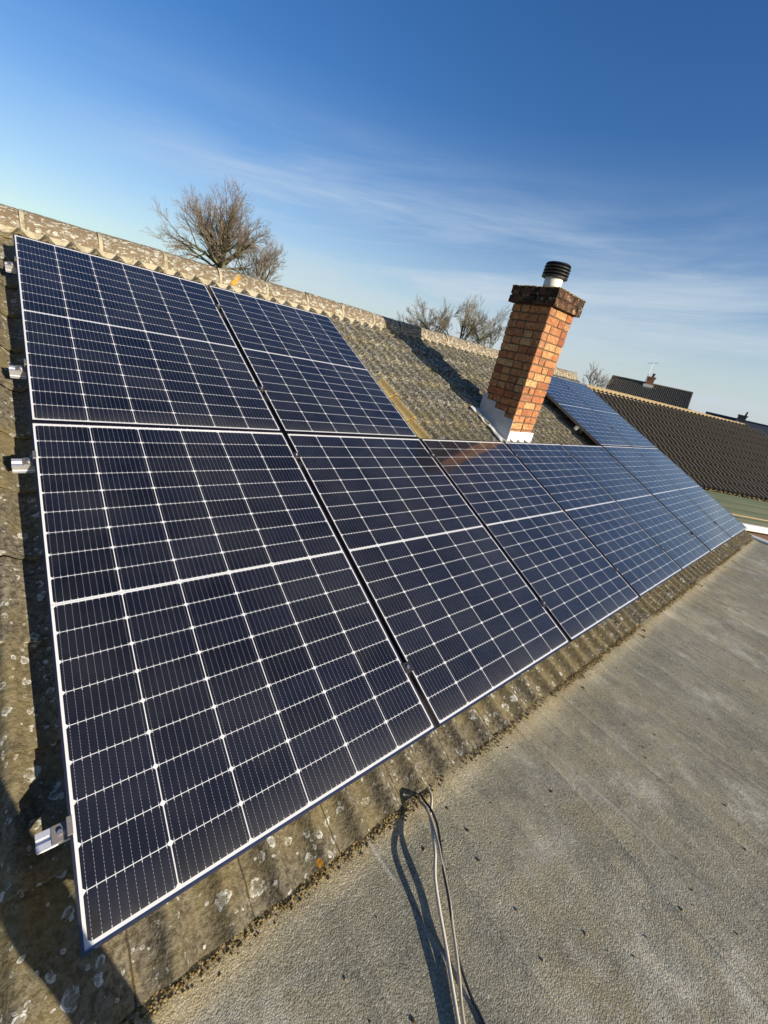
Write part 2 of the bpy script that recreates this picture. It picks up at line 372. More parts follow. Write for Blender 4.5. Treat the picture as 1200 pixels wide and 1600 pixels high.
def m_wallbrick():
    m, N = mat('wall_brick'); o = objc(N)
    xyz = N.n('ShaderNodeSeparateXYZ', _0=o)
    cv = N.n('ShaderNodeCombineXYZ', _0=N.m('ADD', xyz.outputs[0], xyz.outputs[1]), _1=xyz.outputs[2], _2=0.0)
    b = N.n('ShaderNodeTexBrick', Vector=cv.outputs[0], Color1=(0.30, 0.10, 0.055, 1), Color2=(0.40, 0.17, 0.08, 1), Mortar=(0.30, 0.25, 0.19, 1), Scale=1.0)
    b.inputs['Mortar Size'].default_value = 0.006; b.inputs['Brick Width'].default_value = 0.225; b.inputs['Row Height'].default_value = 0.075
    finish(N, b.outputs[0], 0.9, 0, N.noise(o, 50, 3), 0.4, 0.004, 0.1); return m
M['wallbrick'] = m_wallbrick()
M['wallbrick_shaded'] = plain('shaded_brickwork', (0.10, 0.05, 0.03), 0.9, 0, 0.4, 12, 0.5)  # shade below the neighbour's fascia, put into the brick colour


# ------------------------------------------------------------------ mesh helpers
class MB:
    def __init__(s): s.v = []; s.f = []
    def add(s, vs, fs):
        k = len(s.v); s.v += [tuple(p) for p in vs]; s.f += [tuple(i + k for i in f) for f in fs]
    def box(s, a, b, mtx=None):
        x0, y0, z0 = a; x1, y1, z1 = b
        vs = [Vector(p) for p in ((x0, y0, z0), (x1, y0, z0), (x1, y1, z0), (x0, y1, z0), (x0, y0, z1), (x1, y0, z1), (x1, y1, z1), (x0, y1, z1))]
        if mtx: vs = [mtx @ p for p in vs]
        s.add(vs, [(0, 3, 2, 1), (4, 5, 6, 7), (0, 1, 5, 4), (1, 2, 6, 5), (2, 3, 7, 6), (3, 0, 4, 7)])
    def bevbox(s, a, b, r, jit=0.0):
        bm = bmesh.new()
        x0, y0, z0 = a; x1, y1, z1 = b
        m = Matrix.Translation(((x0 + x1) / 2, (y0 + y1) / 2, (z0 + z1) / 2)) @ Matrix.Diagonal((x1 - x0, y1 - y0, z1 - z0, 1))
        bmesh.ops.create_cube(bm, size=1.0, matrix=m)
        bmesh.ops.bevel(bm, geom=list(bm.edges), offset=r, segments=1, affect='EDGES')
        if jit:
            for v in bm.verts: v.co += Vector([random.uniform(-jit, jit) for _ in range(3)])
        s.add([v.co[:] for v in bm.verts], [[v.index for v in f.verts] for f in bm.faces]) if False else s._bm(bm)
        bm.free()
    def _bm(s, bm, mtx=None):
        bm.verts.index_update()
        s.add([(mtx @ v.co if mtx else v.co)[:] for v in bm.verts], [[v.index for v in f.verts] for f in bm.faces])
    def tube(s, pts, radii, seg=8, cap=True):
        pts = [Vector(p) for p in pts]; n = len(pts); rings = []
        up = None
        for i, p in enumerate(pts):
            d = (pts[min(i + 1, n - 1)] - pts[max(i - 1, 0)]).normalized()
            if up is None:
                up = Vector((0, 0, 1)) if abs(d.z) < 0.9 else Vector((1, 0, 0))
            a = d.cross(up).normalized(); up = a.cross(d).normalized()
            r = radii[i] if isinstance(radii, (list, tuple)) else radii
            rings.append([p + (a * math.cos(2 * math.pi * k / seg) + up * math.sin(2 * math.pi * k / seg)) * r for k in range(seg)])
        vs = [q for ring in rings for q in ring]; fs = []
        for i in range(n - 1):
            for k in range(seg):
                fs.append((i * seg + k, i * seg + (k + 1) % seg, (i + 1) * seg + (k + 1) % seg, (i + 1) * seg + k))
        if cap:
            fs.append(tuple(range(seg))[::-1]); fs.append(tuple((n - 1) * seg + k for k in range(seg)))
        s.add(vs, fs)
    def lathe(s, prof, c, seg=32, axis=None):
        vs = []; fs = []; n = len(prof)
        for r, z in prof:
            for k in range(seg):
                a = 2 * math.pi * k / seg; vs.append((c[0] + r * math.cos(a), c[1] + r * math.sin(a), c[2] + z))
        for i in range(n - 1):
            for k in range(seg):
                fs.append((i * seg + k, i * seg + (k + 1) % seg, (i + 1) * seg + (k + 1) % seg, (i + 1) * seg + k))
        s.add(vs, fs)
    def build(s, name, m, parent=None, smooth=False, kind=None, mtx=None):
        me = bpy.data.meshes.new(name); me.from_pydata(s.v, [], s.f); me.validate(); me.update()
        me.materials.append(M[m] if isinstance(m, str) else m)
        if smooth: me.polygons.foreach_set('use_smooth', [True] * len(me.polygons))
        o = bpy.data.objects.new(name, me); C.objects.link(o)
        if parent: o.parent = parent
        if kind: o['kind'] = kind
        if mtx: o.matrix_world = mtx
        return o

def tag(o, label, cat, group=None):
    o['label'] = label; o['category'] = cat
    if group: o['group'] = group
    return o

def empty(name, loc, rot=(0, 0, 0)):
    e = bpy.data.objects.new(name, None); C.objects.link(e); e.location = loc; e.rotation_euler = rot
    e.empty_display_size = 0.1
    return e

def copy_tree(o, parent=None):
    c = o.copy(); C.objects.link(c)
    if parent: c.parent = parent
    for ch in list(o.children): copy_tree(ch, c)
    return c

def roof(u, t, n=0.0): return AM @ Vector((u, t, n))
ROOFROT = (PITCH, 0, 0)


# ------------------------------------------------------------------ ground
GZ = -3.4
g = MB(); nn = 40
gx = [-400 + 800 * i / nn for i in range(nn + 1)]
for j in range(nn + 1):
    for i in range(nn + 1): g.v.append((gx[i], gx[j], GZ))
for j in range(nn):
    for i in range(nn):
        k = j * (nn + 1) + i; g.f.append((k, k + 1, k + nn + 2, k + nn + 1))
g.build('ground', 'grass', kind='structure')


# ------------------------------------------------------------------ wavy tile fields
def profile(p, amp, pw=1.25):
    # asymmetric roll: broad rounded crest, steeper on the right, flat pan
    q = p + 0.045 * math.sin(2 * math.pi * p)
    c = 0.5 + 0.5 * math.cos(2 * math.pi * q)
    return amp * (c ** pw)

def tile_field(u0, u1, t0, t1, pitch=0.1433, gauge=0.333, amp=0.046, lift=0.027, n0=-0.1755, seg=12, phase=0.0, rows=3, keep=None, seed=1, pw=1.25):
    mb = MB(); rnd = random.Random(seed)
    ns = int(round((u1 - u0) / pitch * seg)); courses = int(math.ceil((t1 - t0) / gauge - 1e-6))
    for c in range(courses):
        ta = t0 + c * gauge; tb = min(ta + gauge * 1.03, t1 + 0.001)
        k0 = len(mb.v)
        jit = {}
        levels = [('lip', 0.0)] + [('s', x / rows) for x in range(rows + 1)]
        for kind, fr in levels:
            for i in range(ns + 1):
                u = u0 + (u1 - u0) * i / ns
                ph = (u - phase) / pitch
                tid = int(math.floor((ph + 0.5) / 2.0))
                if tid not in jit: jit[tid] = (rnd.uniform(-0.0022, 0.0022), rnd.uniform(-0.006, 0.006), rnd.uniform(-0.0015, 0.0015))
                jn, jt, js = jit[tid]
                h = profile(ph - math.floor(ph), amp, pw)
                t = ta + jt * (1 - fr) + (tb - ta) * fr
                n = n0 + h * (1 - 0.08 * fr) + lift * (1 - fr) + jn * (1 - fr)
                if kind == 'lip': n -= 0.021; t += 0.004
                elif fr == 0: t += 0.0
                mb.v.append((u, t, n))
        L = ns + 1
        # lip uses its own copy of the top edge so the drip edge stays crisp
        top_copy = len(mb.v)
        mb.v += mb.v[k0 + L:k0 + 2 * L]
        for i in range(ns):
            if keep and not keep(mb.v[k0 + L + i][0], ta + gauge * 0.5): continue
            mb.f.append((k0 + i, k0 + i + 1, top_copy + i + 1, top_copy + i))
            for r in range(1, len(levels) - 1):
                a = k0 + r * L + i
                mb.f.append((a, a + 1, a + 1 + L, a + L))
    return mb


# ------------------------------------------------------------------ our bungalow: tiled roof, ridge, felt flat roof, chimney
house = tag(empty('bungalow', (3.0, 0.0, GZ)), 'bungalow with lichen covered tile roof, felt flat roof and brick chimney, carrying the panels', 'building')
def hpart(mb, name, m, parent=None, smooth=False, rooframe=False):
    o = mb.build(name, m, smooth=smooth)
    par = parent or house
    o.parent = par
    if rooframe:
        o.matrix_world = Matrix.Rotation(PITCH, 4, 'X')
    bpy.context.view_layer.update()
    return o
bpy.context.view_layer.update()
def adopt(o, par, mw=None):
    o.parent = par; bpy.context.view_layer.update()
    o.matrix_parent_inverse = par.matrix_world.inverted()
    o.matrix_basis = mw if mw else Matrix.Identity(4)
    return o
RM = Matrix.Rotation(PITCH, 4, 'X')
RX0, RX1 = -2.6, 8.52
tr = tile_field(RX0, RX1, -1.915, 2.25, phase=0.031, seg=14, rows=3)
tiles = adopt(tr.build('tiled_roof', 'tile', smooth=True), house, RM)

# sarking under the tiles and the far slope beyond the ridge
b = MB()
b.box((RX0 + 0.05, -1.88, -0.26), (RX1 - 0.05, 2.2, -0.21))
adopt(b.build('roof_deck', 'black'), tiles, RM)
RY, RZ, RR = 2.16, 0.795, 0.12
b = MB()
b.add([(RX0, RY - 0.02, RZ + 0.0), (RX1, RY - 0.02, RZ + 0.0), (RX1, RY + 3.9, RZ - 1.77), (RX0, RY + 3.9, RZ - 1.77),
       (RX0, RY - 0.02, RZ - 0.06), (RX1, RY - 0.02, RZ - 0.06), (RX1, RY + 3.9, RZ - 1.83), (RX0, RY + 3.9, RZ - 1.83)],
      [(0, 1, 2, 3), (4, 7, 6, 5), (0, 4, 5, 1), (1, 5, 6, 2), (2, 6, 7, 3), (3, 7, 4, 0)])
adopt(b.build('far_slope', 'tile'), tiles)

# mortar bed under the ridge: sits between trough and crest, so the rolls scallop its edge
b = MB(); L = 400
for i in range(L + 1):
    u = RX0 + (RX1 - RX0) * i / L
    j = 0.004 * math.sin(u * 31) + 0.003 * math.sin(u * 83 + 1)
    for t, n in ((2.095, -0.190 + j), (2.130, -0.168 + j), (2.165, -0.145 + j), (2.205, -0.100), (2.26, -0.085)):
        b.v.append((u, t, n))
for i in range(L):
    for k in range(4):
        a = i * 5 + k; b.f.append((a, a + 5, a + 6, a + 1))
adopt(b.build('ridge_mortar', 'mortar', smooth=True), house, RM)

# ridge tiles, each its own part
RL = 0.446; i0 = -6
for i in range(i0, 30):
    xa = 0.062 + RL * i; xb = xa + RL - 0.022
    if xa > RX1 - 0.05: break
    xb = min(xb, RX1)
    if xa < RX0: continue
    rt = MB(); seg = 14; dz = random.uniform(-0.006, 0.006); tilt = random.uniform(-0.006, 0.006)
    for k, x in enumerate((xa, xa + 0.015, (xa + xb) / 2, xb - 0.015, xb)):
        rr = RR * (1.0 if 0 < k < 4 else 0.975)
        for s_ in range(seg + 1):
            a = math.pi * (0.0 + s_ / seg)
            # slightly angular half round
            q = 1 + 0.05 * math.cos(4 * a)
            rt.v.append((x, RY - rr * q * math.cos(a), RZ + dz + tilt * (k - 2) / 2 + rr * q * math.sin(a)))
    for k in range(4):
        for s_ in range(seg):
            a = k * (seg + 1) + s_; rt.f.append((a, a + seg + 1, a + seg + 2, a + 1))
    rt.f.append(tuple(range(seg + 1))); rt.f.append(tuple(4 * (seg + 1) + s_ for s_ in range(seg + 1))[::-1])
    adopt(rt.build('ridge_tile', 'ridge', smooth=True), house)
    jt = MB()
    for k, x in enumerate((xb - 0.001, xb + 0.023)):
        for s_ in range(seg + 1):
            a = math.pi * s_ / seg
            rr = RR * 1.012 + 0.003 * math.sin(s_ * 2.3 + i)
            jt.v.append((x, RY - rr * math.cos(a), RZ + rr * math.sin(a)))
    for s_ in range(seg): jt.f.append((s_, s_ + seg + 1, s_ + seg + 2, s_ + 1))
    adopt(jt.build('ridge_joint', 'mortar', smooth=True), house)

# walls
b = MB(); b.box((RX0 + 0.1, -1.2, GZ), (RX1 - 0.15, RY + 3.4, -0.98)); adopt(b.build('wall', 'wallbrick'), house)
b = MB(); b.box((RX0 + 0.1, -6.9, GZ), (8.42, -1.202, -1.16)); adopt(b.build('extension_wall', 'wallbrick'), house)

# felt flat roof: gently uneven sheet with thickness
FZ = -0.945
def felt_z(x, y):
    return FZ + 0.004 * math.sin(x * 1.7 + y * 0.6) + 0.003 * math.sin(x * 0.9 - y * 2.1 + 1) + (0.012 * math.exp(-((y + 1.70) / 0.06) ** 2))
b = MB(); nx, ny = 260, 110
for j in range(ny + 1):
    y = -1.62 - 5.3 * (j / ny) ** 1.5
    for i in range(nx + 1):
        x = RX0 + (8.53 - RX0) * i / nx
        b.v.append((x, y, felt_z(x, y)))
for j in range(ny):
    for i in range(nx):
        k = j * (nx + 1) + i; b.f.append((k, k + nx + 1, k + nx + 2, k + 1))
flat = adopt(b.build('flat_roof', 'felt', smooth=True), house)
b = MB(); b.box((RX0, -6.92, FZ - 0.16), (8.53, -1.55, FZ - 0.03)); adopt(b.build('roof_deck', 'whitepvc'), flat)
b = MB(); b.bevbox((8.535, -6.95, FZ - 0.16), (8.74, -1.63, FZ + 0.035), 0.006); b.bevbox((RX0, -6.98, FZ - 0.16), (8.534, -6.921, FZ + 0.055), 0.006)
adopt(b.build('edge_trim', 'whitepvc'), flat)

# moss and debris along the eaves joint
rnd = random.Random(3)
b = MB()
def clump(mb, x, y, z, r, rnd):
    bm = bmesh.new(); bmesh.ops.create_icosphere(bm, subdivisions=1, radius=r)
    for v in bm.verts:
        v.co = Vector((v.co.x * rnd.uniform(.6, 1.4), v.co.y * rnd.uniform(.6, 1.3), v.co.z * rnd.uniform(.3, .8)))
    mb._bm(bm, Matrix.Translation((x, y, z)) @ Matrix.Rotation(rnd.uniform(0, 6), 4, 'Z')); bm.free()
for i in range(9000):
    x = rnd.uniform(-0.4, 8.45)
    if math.sin(x * 3.1) + math.sin(x * 7.7 + 2) + rnd.uniform(-1.2, 1.2) < -0.5: continue
    y = -1.69 + rnd.gauss(0, 0.010) - abs(rnd.gauss(0, 0.010))
    clump(b, x, y, felt_z(x, y) + 0.002, rnd.choice((0.0015, 0.002, 0.003, 0.004, 0.005)), rnd)
for i in range(9):
    x = rnd.uniform(1.5, 8.3); y = -1.70 - abs(rnd.gauss(0, 0.05))
    for k in range(5): clump(b, x + rnd.gauss(0, 0.012), y + rnd.gauss(0, 0.012), felt_z(x, y) + 0.004, rnd.uniform(0.003, 0.009), rnd)
for i in range(420):
    x = rnd.uniform(-0.2, 8.2); y = -1.75 - abs(rnd.gauss(0, 0.9))
    if y < -6: continue
    clump(b, x, y, felt_z(x, y) + 0.001, rnd.choice((0.002, 0.003, 0.004, 0.006)), rnd)
mo = b.build('moss_debris', 'moss'); mo['kind'] = 'stuff'; tag(mo, 'yellow brown moss crumbs along the joint of tiles and felt roof', 'moss')

# ------------------------------------------------------------------ chimney (part of the bungalow)
CX0, CX1, CY0, CY1 = 3.862, 4.320, 0.235, 0.680
ch = bpy.data.objects.new('chimney', None); C.objects.link(ch); adopt(ch, house, Matrix.Translation((4.09, 0.45, 0)))
bpy.context.view_layer.update()
def cpart(mb, name, m, smooth=False):
    o = mb.build(name, m, smooth=smooth); o.parent = ch
    o.matrix_parent_inverse = ch.matrix_world.inverted(); return o
def brick_course(mb, x0, x1, y0, y1, z, off, rnd, hh=0.065, jb=0.0022):
    # each brick along the four faces; headers and stretchers alternate
    def run(a0, a1, fixed, axis, side, off):
        p = a0; first = True
        while p < a1 - 0.005:
            l = rnd.choice((0.215, 0.215, 0.215, 0.1025)) if not (first and off) else 0.1025
            e = min(p + l, a1)
            if a1 - e < 0.05: e = a1
            d = 0.1; o = rnd.uniform(-0.002, 0.0035)
            if axis == 'x':
                ya, yb = (fixed - o, fixed + d) if side < 0 else (fixed - d, fixed + o)
                mb.bevbox((p, ya, z), (e, yb, z + hh), 0.005, jb)
            else:
                xa, xb = (fixed - o, fixed + d) if side < 0 else (fixed - d, fixed + o)
                mb.bevbox((xa, p, z), (xb, e, z + hh), 0.005, jb)
            p = e + 0.010; first = False
    run(x0, x1, y0, 'x', -1, off); run(x0, x1, y1, 'x', 1, not off)
    run(y0 + 0.012 if off else y0 + 0.112, y1 - 0.112 if off else y1 - 0.012, x0, 'y', -1, not off)
    run(y0 + 0.112, y1 - 0.112, x1, 'y', 1, off)
rnd = random.Random(11)
b = MB()
z = -0.295; k = 0
while z < 1.27:
    brick_course(b, CX0, CX1, CY0, CY1, z, k % 2 == 0, rnd); z += 0.075; k += 1
ztop = z
cpart(b, 'brick_shaft', 'brick')
b = MB(); b.box((CX0 + 0.009, CY0 + 0.009, -0.4), (CX1 - 0.009, CY1 - 0.009, ztop + 0.14)); cpart(b, 'mortar_core', 'joint')
b = MB()
for q in range(2):
    e = 0.042
    brick_course(b, CX0 - e, CX1 + e, CY0 - e, CY1 + e, ztop + 0.075 * q, q % 2 == 1, rnd, 0.067, 0.003)
b.box((CX0 - 0.03, CY0 - 0.03, ztop + 0.004), (CX1 + 0.03, CY1 + 0.03, ztop + 0.138))
cpart(b, 'oversailing_courses', 'darkbrick')
b = MB(); zt = ztop + 0.142
pts = [(CX0 - 0.04, CY0 - 0.04), (CX1 + 0.04, CY0 - 0.04), (CX1 + 0.04, CY1 + 0.04), (CX0 - 0.04, CY1 + 0.04)]
mxx, myy = 4.09, 0.457
b.add([(x, y, zt - 0.004) for x, y in pts] + [(mxx + (x - mxx) * .35, myy + (y - myy) * .35, zt + 0.045) for x, y in pts],
      [(0, 1, 5, 4), (1, 2, 6, 5), (2, 3, 7, 6), (3, 0, 4, 7), (4, 5, 6, 7)])
cpart(b, 'flaunching', 'joint')
b = MB(); rnd = random.Random(5)
for i in range(420):
    s_ = rnd.random(); x = rnd.uniform(CX0 - 0.045, CX1 + 0.045); y = rnd.uniform(CY0 - 0.045, CY1 + 0.045)
    if s_ < 0.6:
        if rnd.random() < 0.5: y = CY0 - 0.04 + abs(rnd.gauss(0, 0.02))
        elif rnd.random() < 0.7: x = CX0 - 0.04 + abs(rnd.gauss(0, 0.02))
        else: x = CX1 + 0.04 - abs(rnd.gauss(0, 0.02))
    if math.hypot(x - mxx, y - myy) < 0.1: continue
    clump(b, x, y, zt + 0.006, rnd.uniform(0.007, 0.017), rnd)
cpart(b, 'top_moss', 'moss')['kind'] = 'stuff'
# flue terminal: white liner and black louvred cowl
b = MB(); b.lathe([(0.0, 0.0), (0.088, 0.0), (0.088, 0.19), (0.0, 0.19)], (mxx, myy, zt - 0.01), 36); cpart(b, 'flue_pot', 'whitepvc', True)
b = MB(); zc = zt + 0.140
prof = [(0.0, 0.0), (0.105, 0.0)]
for q in range(4):
    z0 = q * 0.027
    prof += [(0.127, z0 + 0.003), (0.129, z0 + 0.012), (0.112, z0 + 0.020), (0.100, z0 + 0.0245), (0.100, z0 + 0.027)]
prof += [(0.124, 0.112), (0.116, 0.125), (0.0, 0.132)]
b.lathe(prof, (mxx, myy, zc), 40); cpart(b, 'flue_cowl', 'black')

# lead flashing: stepped up the shaded side, soaker strip on the tiles, white apron in front
def roofz(y, n=-0.125): return (y + n * math.sin(PITCH)) * math.tan(PITCH) + n * math.cos(PITCH) if False else y * math.tan(PITCH) + n / math.cos(PITCH)
b = MB()
xs = CX0 - 0.007
steps = [(CY0 - 0.008, CY0 + 0.12), (CY0 + 0.12, CY0 + 0.27), (CY0 + 0.27, CY0 + 0.40), (CY0 + 0.40, CY1 + 0.02)]
for (ya, yb) in steps:
    ztp = roofz(ya) + 0.215
    lo_a, lo_b = roofz(ya) - 0.06, roofz(yb) - 0.06
    b.add([(xs, ya, lo_a), (xs, yb, lo_b), (xs, yb, ztp), (xs, ya, ztp - 0.005), (xs + .004, ya, lo_a), (xs + .004, yb, lo_b), (xs + .004, yb, ztp), (xs + .004, ya, ztp - .005)],
          [(0, 3, 2, 1), (4, 5, 6, 7), (0, 4, 7, 3), (3, 7, 6, 2), (2, 6, 5, 1), (1, 5, 4, 0)])
    xs -= 0.0012
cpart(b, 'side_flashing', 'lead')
b = MB()
b.bevbox((CX0 - 0.012, CY0 - 0.020, -0.22), (CX1 + 0.012, CY0 - 0.006, 0.055), 0.003)
cpart(b, 'front_flashing', 'leadwhite')
b = MB(); nn = 60      # soaker lying over the rolls beside the stack, and front apron over the tiles
def drape(mb, u0, u1, t0, t1, nu, nt, lift):
    k0 = len(mb.v)
    for i in range(nu + 1):
        for j in range(nt + 1):
            u = u0 + (u1 - u0) * i / nu; t = t0 + (t1 - t0) * j / nt
            ph = (u - 0.031) / 0.1433; h = profile(ph - math.floor(ph), 0.040)
            wob = 0.004 * math.sin(u * 40 + t * 9) + 0.004 * math.sin(t * 37)
            p = AM @ Vector((u + 0.008 * math.sin(t * 23), t, -0.1715 + 0.027 + h * 0.55 + lift + wob)); mb.v.append(p[:])
    for i in range(nu):
        for j in range(nt):
            a = k0 + i * (nt + 1) + j; mb.f.append((a, a + nt + 1, a + nt + 2, a + 1))
drape(b, CX0 - 0.135, CX0 + 0.01, 0.02, 0.74, 12, 40, 0.004)
drape(b, CX0 + 0.011, CX1 + 0.05, 0.02, 0.21, 30, 14, 0.006)
cpart(b, 'apron_flashing', 'leadpale', True)

# ------------------------------------------------------------------ solar panels
GU, GT = 0.022, 0.016
def make_panel():
    root = empty('solar_panel', (0, 0, 0), ROOFROT)
    # frame: four mitred hollow-looking bars with a narrow top lip, 35 mm deep
    b = MB(); lip = 0.0060; d = 0.035
    o_ = [(0, 0), (W, 0), (W, H), (0, H)]; i_ = [(lip, lip), (W - lip, lip), (W - lip, H - lip), (lip, H - lip)]
    vs = [(x, y, 0) for x, y in o_] + [(x, y, 0) for x, y in i_] + [(x, y, -0.0035) for x, y in i_] + [(x, y, -d) for x, y in o_]
    e = 0.0012
    fs = []
    for k in range(4):
        q = (k + 1) % 4
        fs += [(k, q, 4 + q, 4 + k), (4 + k, 4 + q, 8 + q, 8 + k), (q, k, 12 + k, 12 + q)]
    b.add(vs, fs)
    b.box((0.0005, 0.0005, -d - 0.001), (0.03, H - 0.0005, -d)); b.box((W - 0.03, 0.0005, -d - 0.001), (W - 0.0005, H - 0.0005, -d))
    b.build('frame', 'frame', root)
    b = MB(); b.add([(lip, lip, -0.003), (W - lip, lip, -0.003), (W - lip, H - lip, -0.003), (lip, H - lip, -0.003)], [(0, 1, 2, 3)])
    b.build('cell_glass', 'cells', root)
    b = MB(); b.add([(lip, lip, -0.008), (W - lip, lip, -0.008), (W - lip, H - lip, -0.008), (lip, H - lip, -0.008)], [(3, 2, 1, 0)])
    b.box((W / 2 - 0.05, H / 2 - 0.03, -0.028), (W / 2 + 0.05, H / 2 + 0.03, -0.009))
    b.build('back_sheet', 'backsheet', root)
    return root
panel0 = make_panel()
PG = 'solar panels of the roof array'
plist = []
low_lab = ['largest looking solar panel, at the lower left, nearest the camera',
           'lower row solar panel second from the left, above the grey cables',
           'lower row solar panel reflecting the orange chimney at its top edge',
           'lower row solar panel directly below the white base of the brick chimney',
           'lower row solar panel below the wedge of tiles right of the chimney',
           'lower row solar panel second from the right end of the array',
           'lower row solar panel at the right end, beside the white roof edge']
for i in range(7): plist.append((i, 0, low_lab[i]))
plist += [(0, 1, 'upper solar panel at the left end, just below the ridge'),
          (1, 1, 'upper solar panel whose right edge meets the bare mossy tiles'),
          (5, 1, 'upper solar panel just right of the chimney, dark shadow under its left edge'),
          (6, 1, 'upper solar panel farthest right, beside the dark neighbouring tile roof')]
prnd = random.Random(2)
for k, (i, r, lab) in enumerate(plist):
    o = panel0 if k == 0 else copy_tree(panel0)
    u = i * (W + GU); t = -H if r == 0 else GT
    o.location = roof(u, t, prnd.uniform(-0.0015, 0.0015)); o.rotation_euler = (PITCH + prnd.uniform(-0.0012, 0.0012), prnd.uniform(-0.0015, 0.0015), 0)
    tag(o, lab, 'solar panel', PG)

# rails: grooved extrusions with feet on the tiles
def rail(u0, u1, t, label):
    root = empty('mounting_rail', roof(u0, t, -0.08), ROOFROT)
    prof = [(-.02, 0), (.02, 0), (.02, .012), (.017, .014), (.017, .022), (.02, .024), (.02, .041), (.006, .041), (.006, .034), (-.006, .034), (-.006, .041),
            (-.02, .041), (-.02, .024), (-.017, .022), (-.017, .014), (-.02, .012)]
    b = MB(); n = len(prof); Lr = u1 - u0
    b.add([(0, y, z) for y, z in prof] + [(Lr, y, z) for y, z in prof], [(k, (k + 1) % n, n + (k + 1) % n, n + k) for k in range(n)] + [tuple(range(n))[::-1], tuple(range(n, 2 * n))])
    b.build('rail_bar', 'alu', root)
    x = 0.22
    while x < Lr:
        hk = MB(); hk.box((x - .018, -.03, -.062), (x + .018, .0, .0)); hk.box((x - .018, .002, -.065), (x + .018, .16, -.059))
        hk.build('roof_hook', 'steel', root); x += 0.9
    tag(root, label, 'rail', 'aluminium mounting rails'); return root
RT = [(-1.505, 'lowest aluminium rail, its end sticking out near the bottom left panel corner'),
      (-0.195, 'aluminium rail end beside the top of the lower left panel'),
      ]
full = 7 * (W + GU) - GU
rail(-0.066, full + 0.05, -1.505, RT[0][1]); rail(-0.070, full + 0.05, -0.195, RT[1][1])
two = 2 * (W + GU) - GU
rail(-0.060, two + 0.04, 0.425, 'aluminium rail end beside the lower half of the upper left panel')
rail(-0.050, two + 0.03, 1.445, 'aluminium rail end at the top left corner of the array')
s5 = 5 * (W + GU)
rail(s5 - 0.06, full + 0.04, 0.425, 'lower rail under the pair of upper panels right of the chimney')
rail(s5 - 0.06, full + 0.04, 1.445, 'upper rail under the pair of upper panels right of the chimney')

def make_mid_clamp():
    root = empty('mid_clamp', (0, 0, 0), ROOFROT)
    b = MB(); b.bevbox((-0.020, -0.022, 0.0005), (0.020, 0.022, 0.0045), 0.0012); b.box((-0.0085, -0.02, -0.03), (0.0085, 0.02, 0.001))
    b.build('clamp_plate', 'clamp', root)
    b = MB(); b.lathe([(0, 0.009), (0.0035, 0.009), (0.0035, 0.0105), (0.0068, 0.0105), (0.0072, 0.009), (0.0072, 0.0046)], (0, 0, 0), 12); b.build('bolt', 'steel', root)
    return root
mc0 = make_mid_clamp(); first = True
ordn = ['first', 'second', 'third', 'fourth', 'fifth', 'sixth']
spots = []
for i in range(6):
    spots.append((i, -1.505, 'dark mid clamp low in the %s panel gap from the left, lower row' % ordn[i]))
    spots.append((i, -0.195, 'dark mid clamp high in the %s panel gap from the left, lower row' % ordn[i]))
spots += [(0, 0.425, 'dark mid clamp low in the gap between the two upper left panels'), (0, 1.445, 'dark mid clamp high in the gap between the two upper left panels'),
          (5, 0.425, 'dark mid clamp low between the upper panels right of the chimney'), (5, 1.445, 'dark mid clamp high between the upper panels right of the chimney')]
for k, (i, t, lab) in enumerate(spots):
    o = mc0 if k == 0 else copy_tree(mc0)
    o.location = roof((i + 1) * (W + GU) - GU / 2, t, 0.001); tag(o, lab, 'clamp', 'mid clamps between panels')

def make_end_clamp():
    root = empty('end_clamp', (0, 0, 0), ROOFROT)
    b = MB(); b.bevbox((-0.036, -0.021, -0.0385), (-0.002, 0.021, -0.034), 0.001); b.box((-0.0045, -0.021, -0.034), (-0.0008, 0.021, 0.0018)); b.bevbox((-0.0045, -0.021, 0.002), (0.007, 0.021, 0.0045), 0.0008)
    b.build('clamp_bracket', 'clamp_raw', root)
    b = MB(); b.lathe([(0, -0.026), (0.006, -0.026), (0.0064, -0.034)], (-0.019, 0, 0), 12); b.build('bolt', 'steel', root)
    return root
ec0 = make_end_clamp()
ends = [(0, -1.505, 0, 'grey end clamp with bolt on the lowest rail at the left panel edge'), (0, -0.195, 0, 'end clamp on the rail beside the top of the lower left panel'),
        (0, 0.425, 0, 'end clamp on the lower rail of the upper left panel'), (0, 1.445, 0, 'end clamp at the top left corner of the array'),
        (full, -1.505, 1, 'dark end clamp at the lower right edge of the array'), (full, -0.195, 1, 'end clamp at the right edge, middle height of the array'),
        (full, 0.425, 1, 'end clamp at the right edge of the upper right panel, low'), (full, 1.445, 1, 'end clamp at the right edge of the upper right panel, high'),
        (two, 0.425, 1, 'end clamp at the upper panel edge facing the bare mossy tiles, low'), (two, 1.445, 1, 'end clamp at the upper panel edge facing the bare mossy tiles, high'),
        (s5, 0.425, 0, 'end clamp over the dark gap right of the chimney, low'), (s5, 1.445, 0, 'end clamp over the dark gap right of the chimney, high')]
for k, (u, t, flip, lab) in enumerate(ends):
    o = ec0 if k == 0 else copy_tree(ec0)
    o.location = roof(u, t, 0)
    if flip: o.rotation_mode = 'XYZ'; o.rotation_euler = (Matrix.Rotation(PITCH, 4, 'X') @ Matrix.Rotation(math.pi, 4, 'Z')).to_euler()
    tag(o, lab, 'clamp', 'end clamps at the array edges')

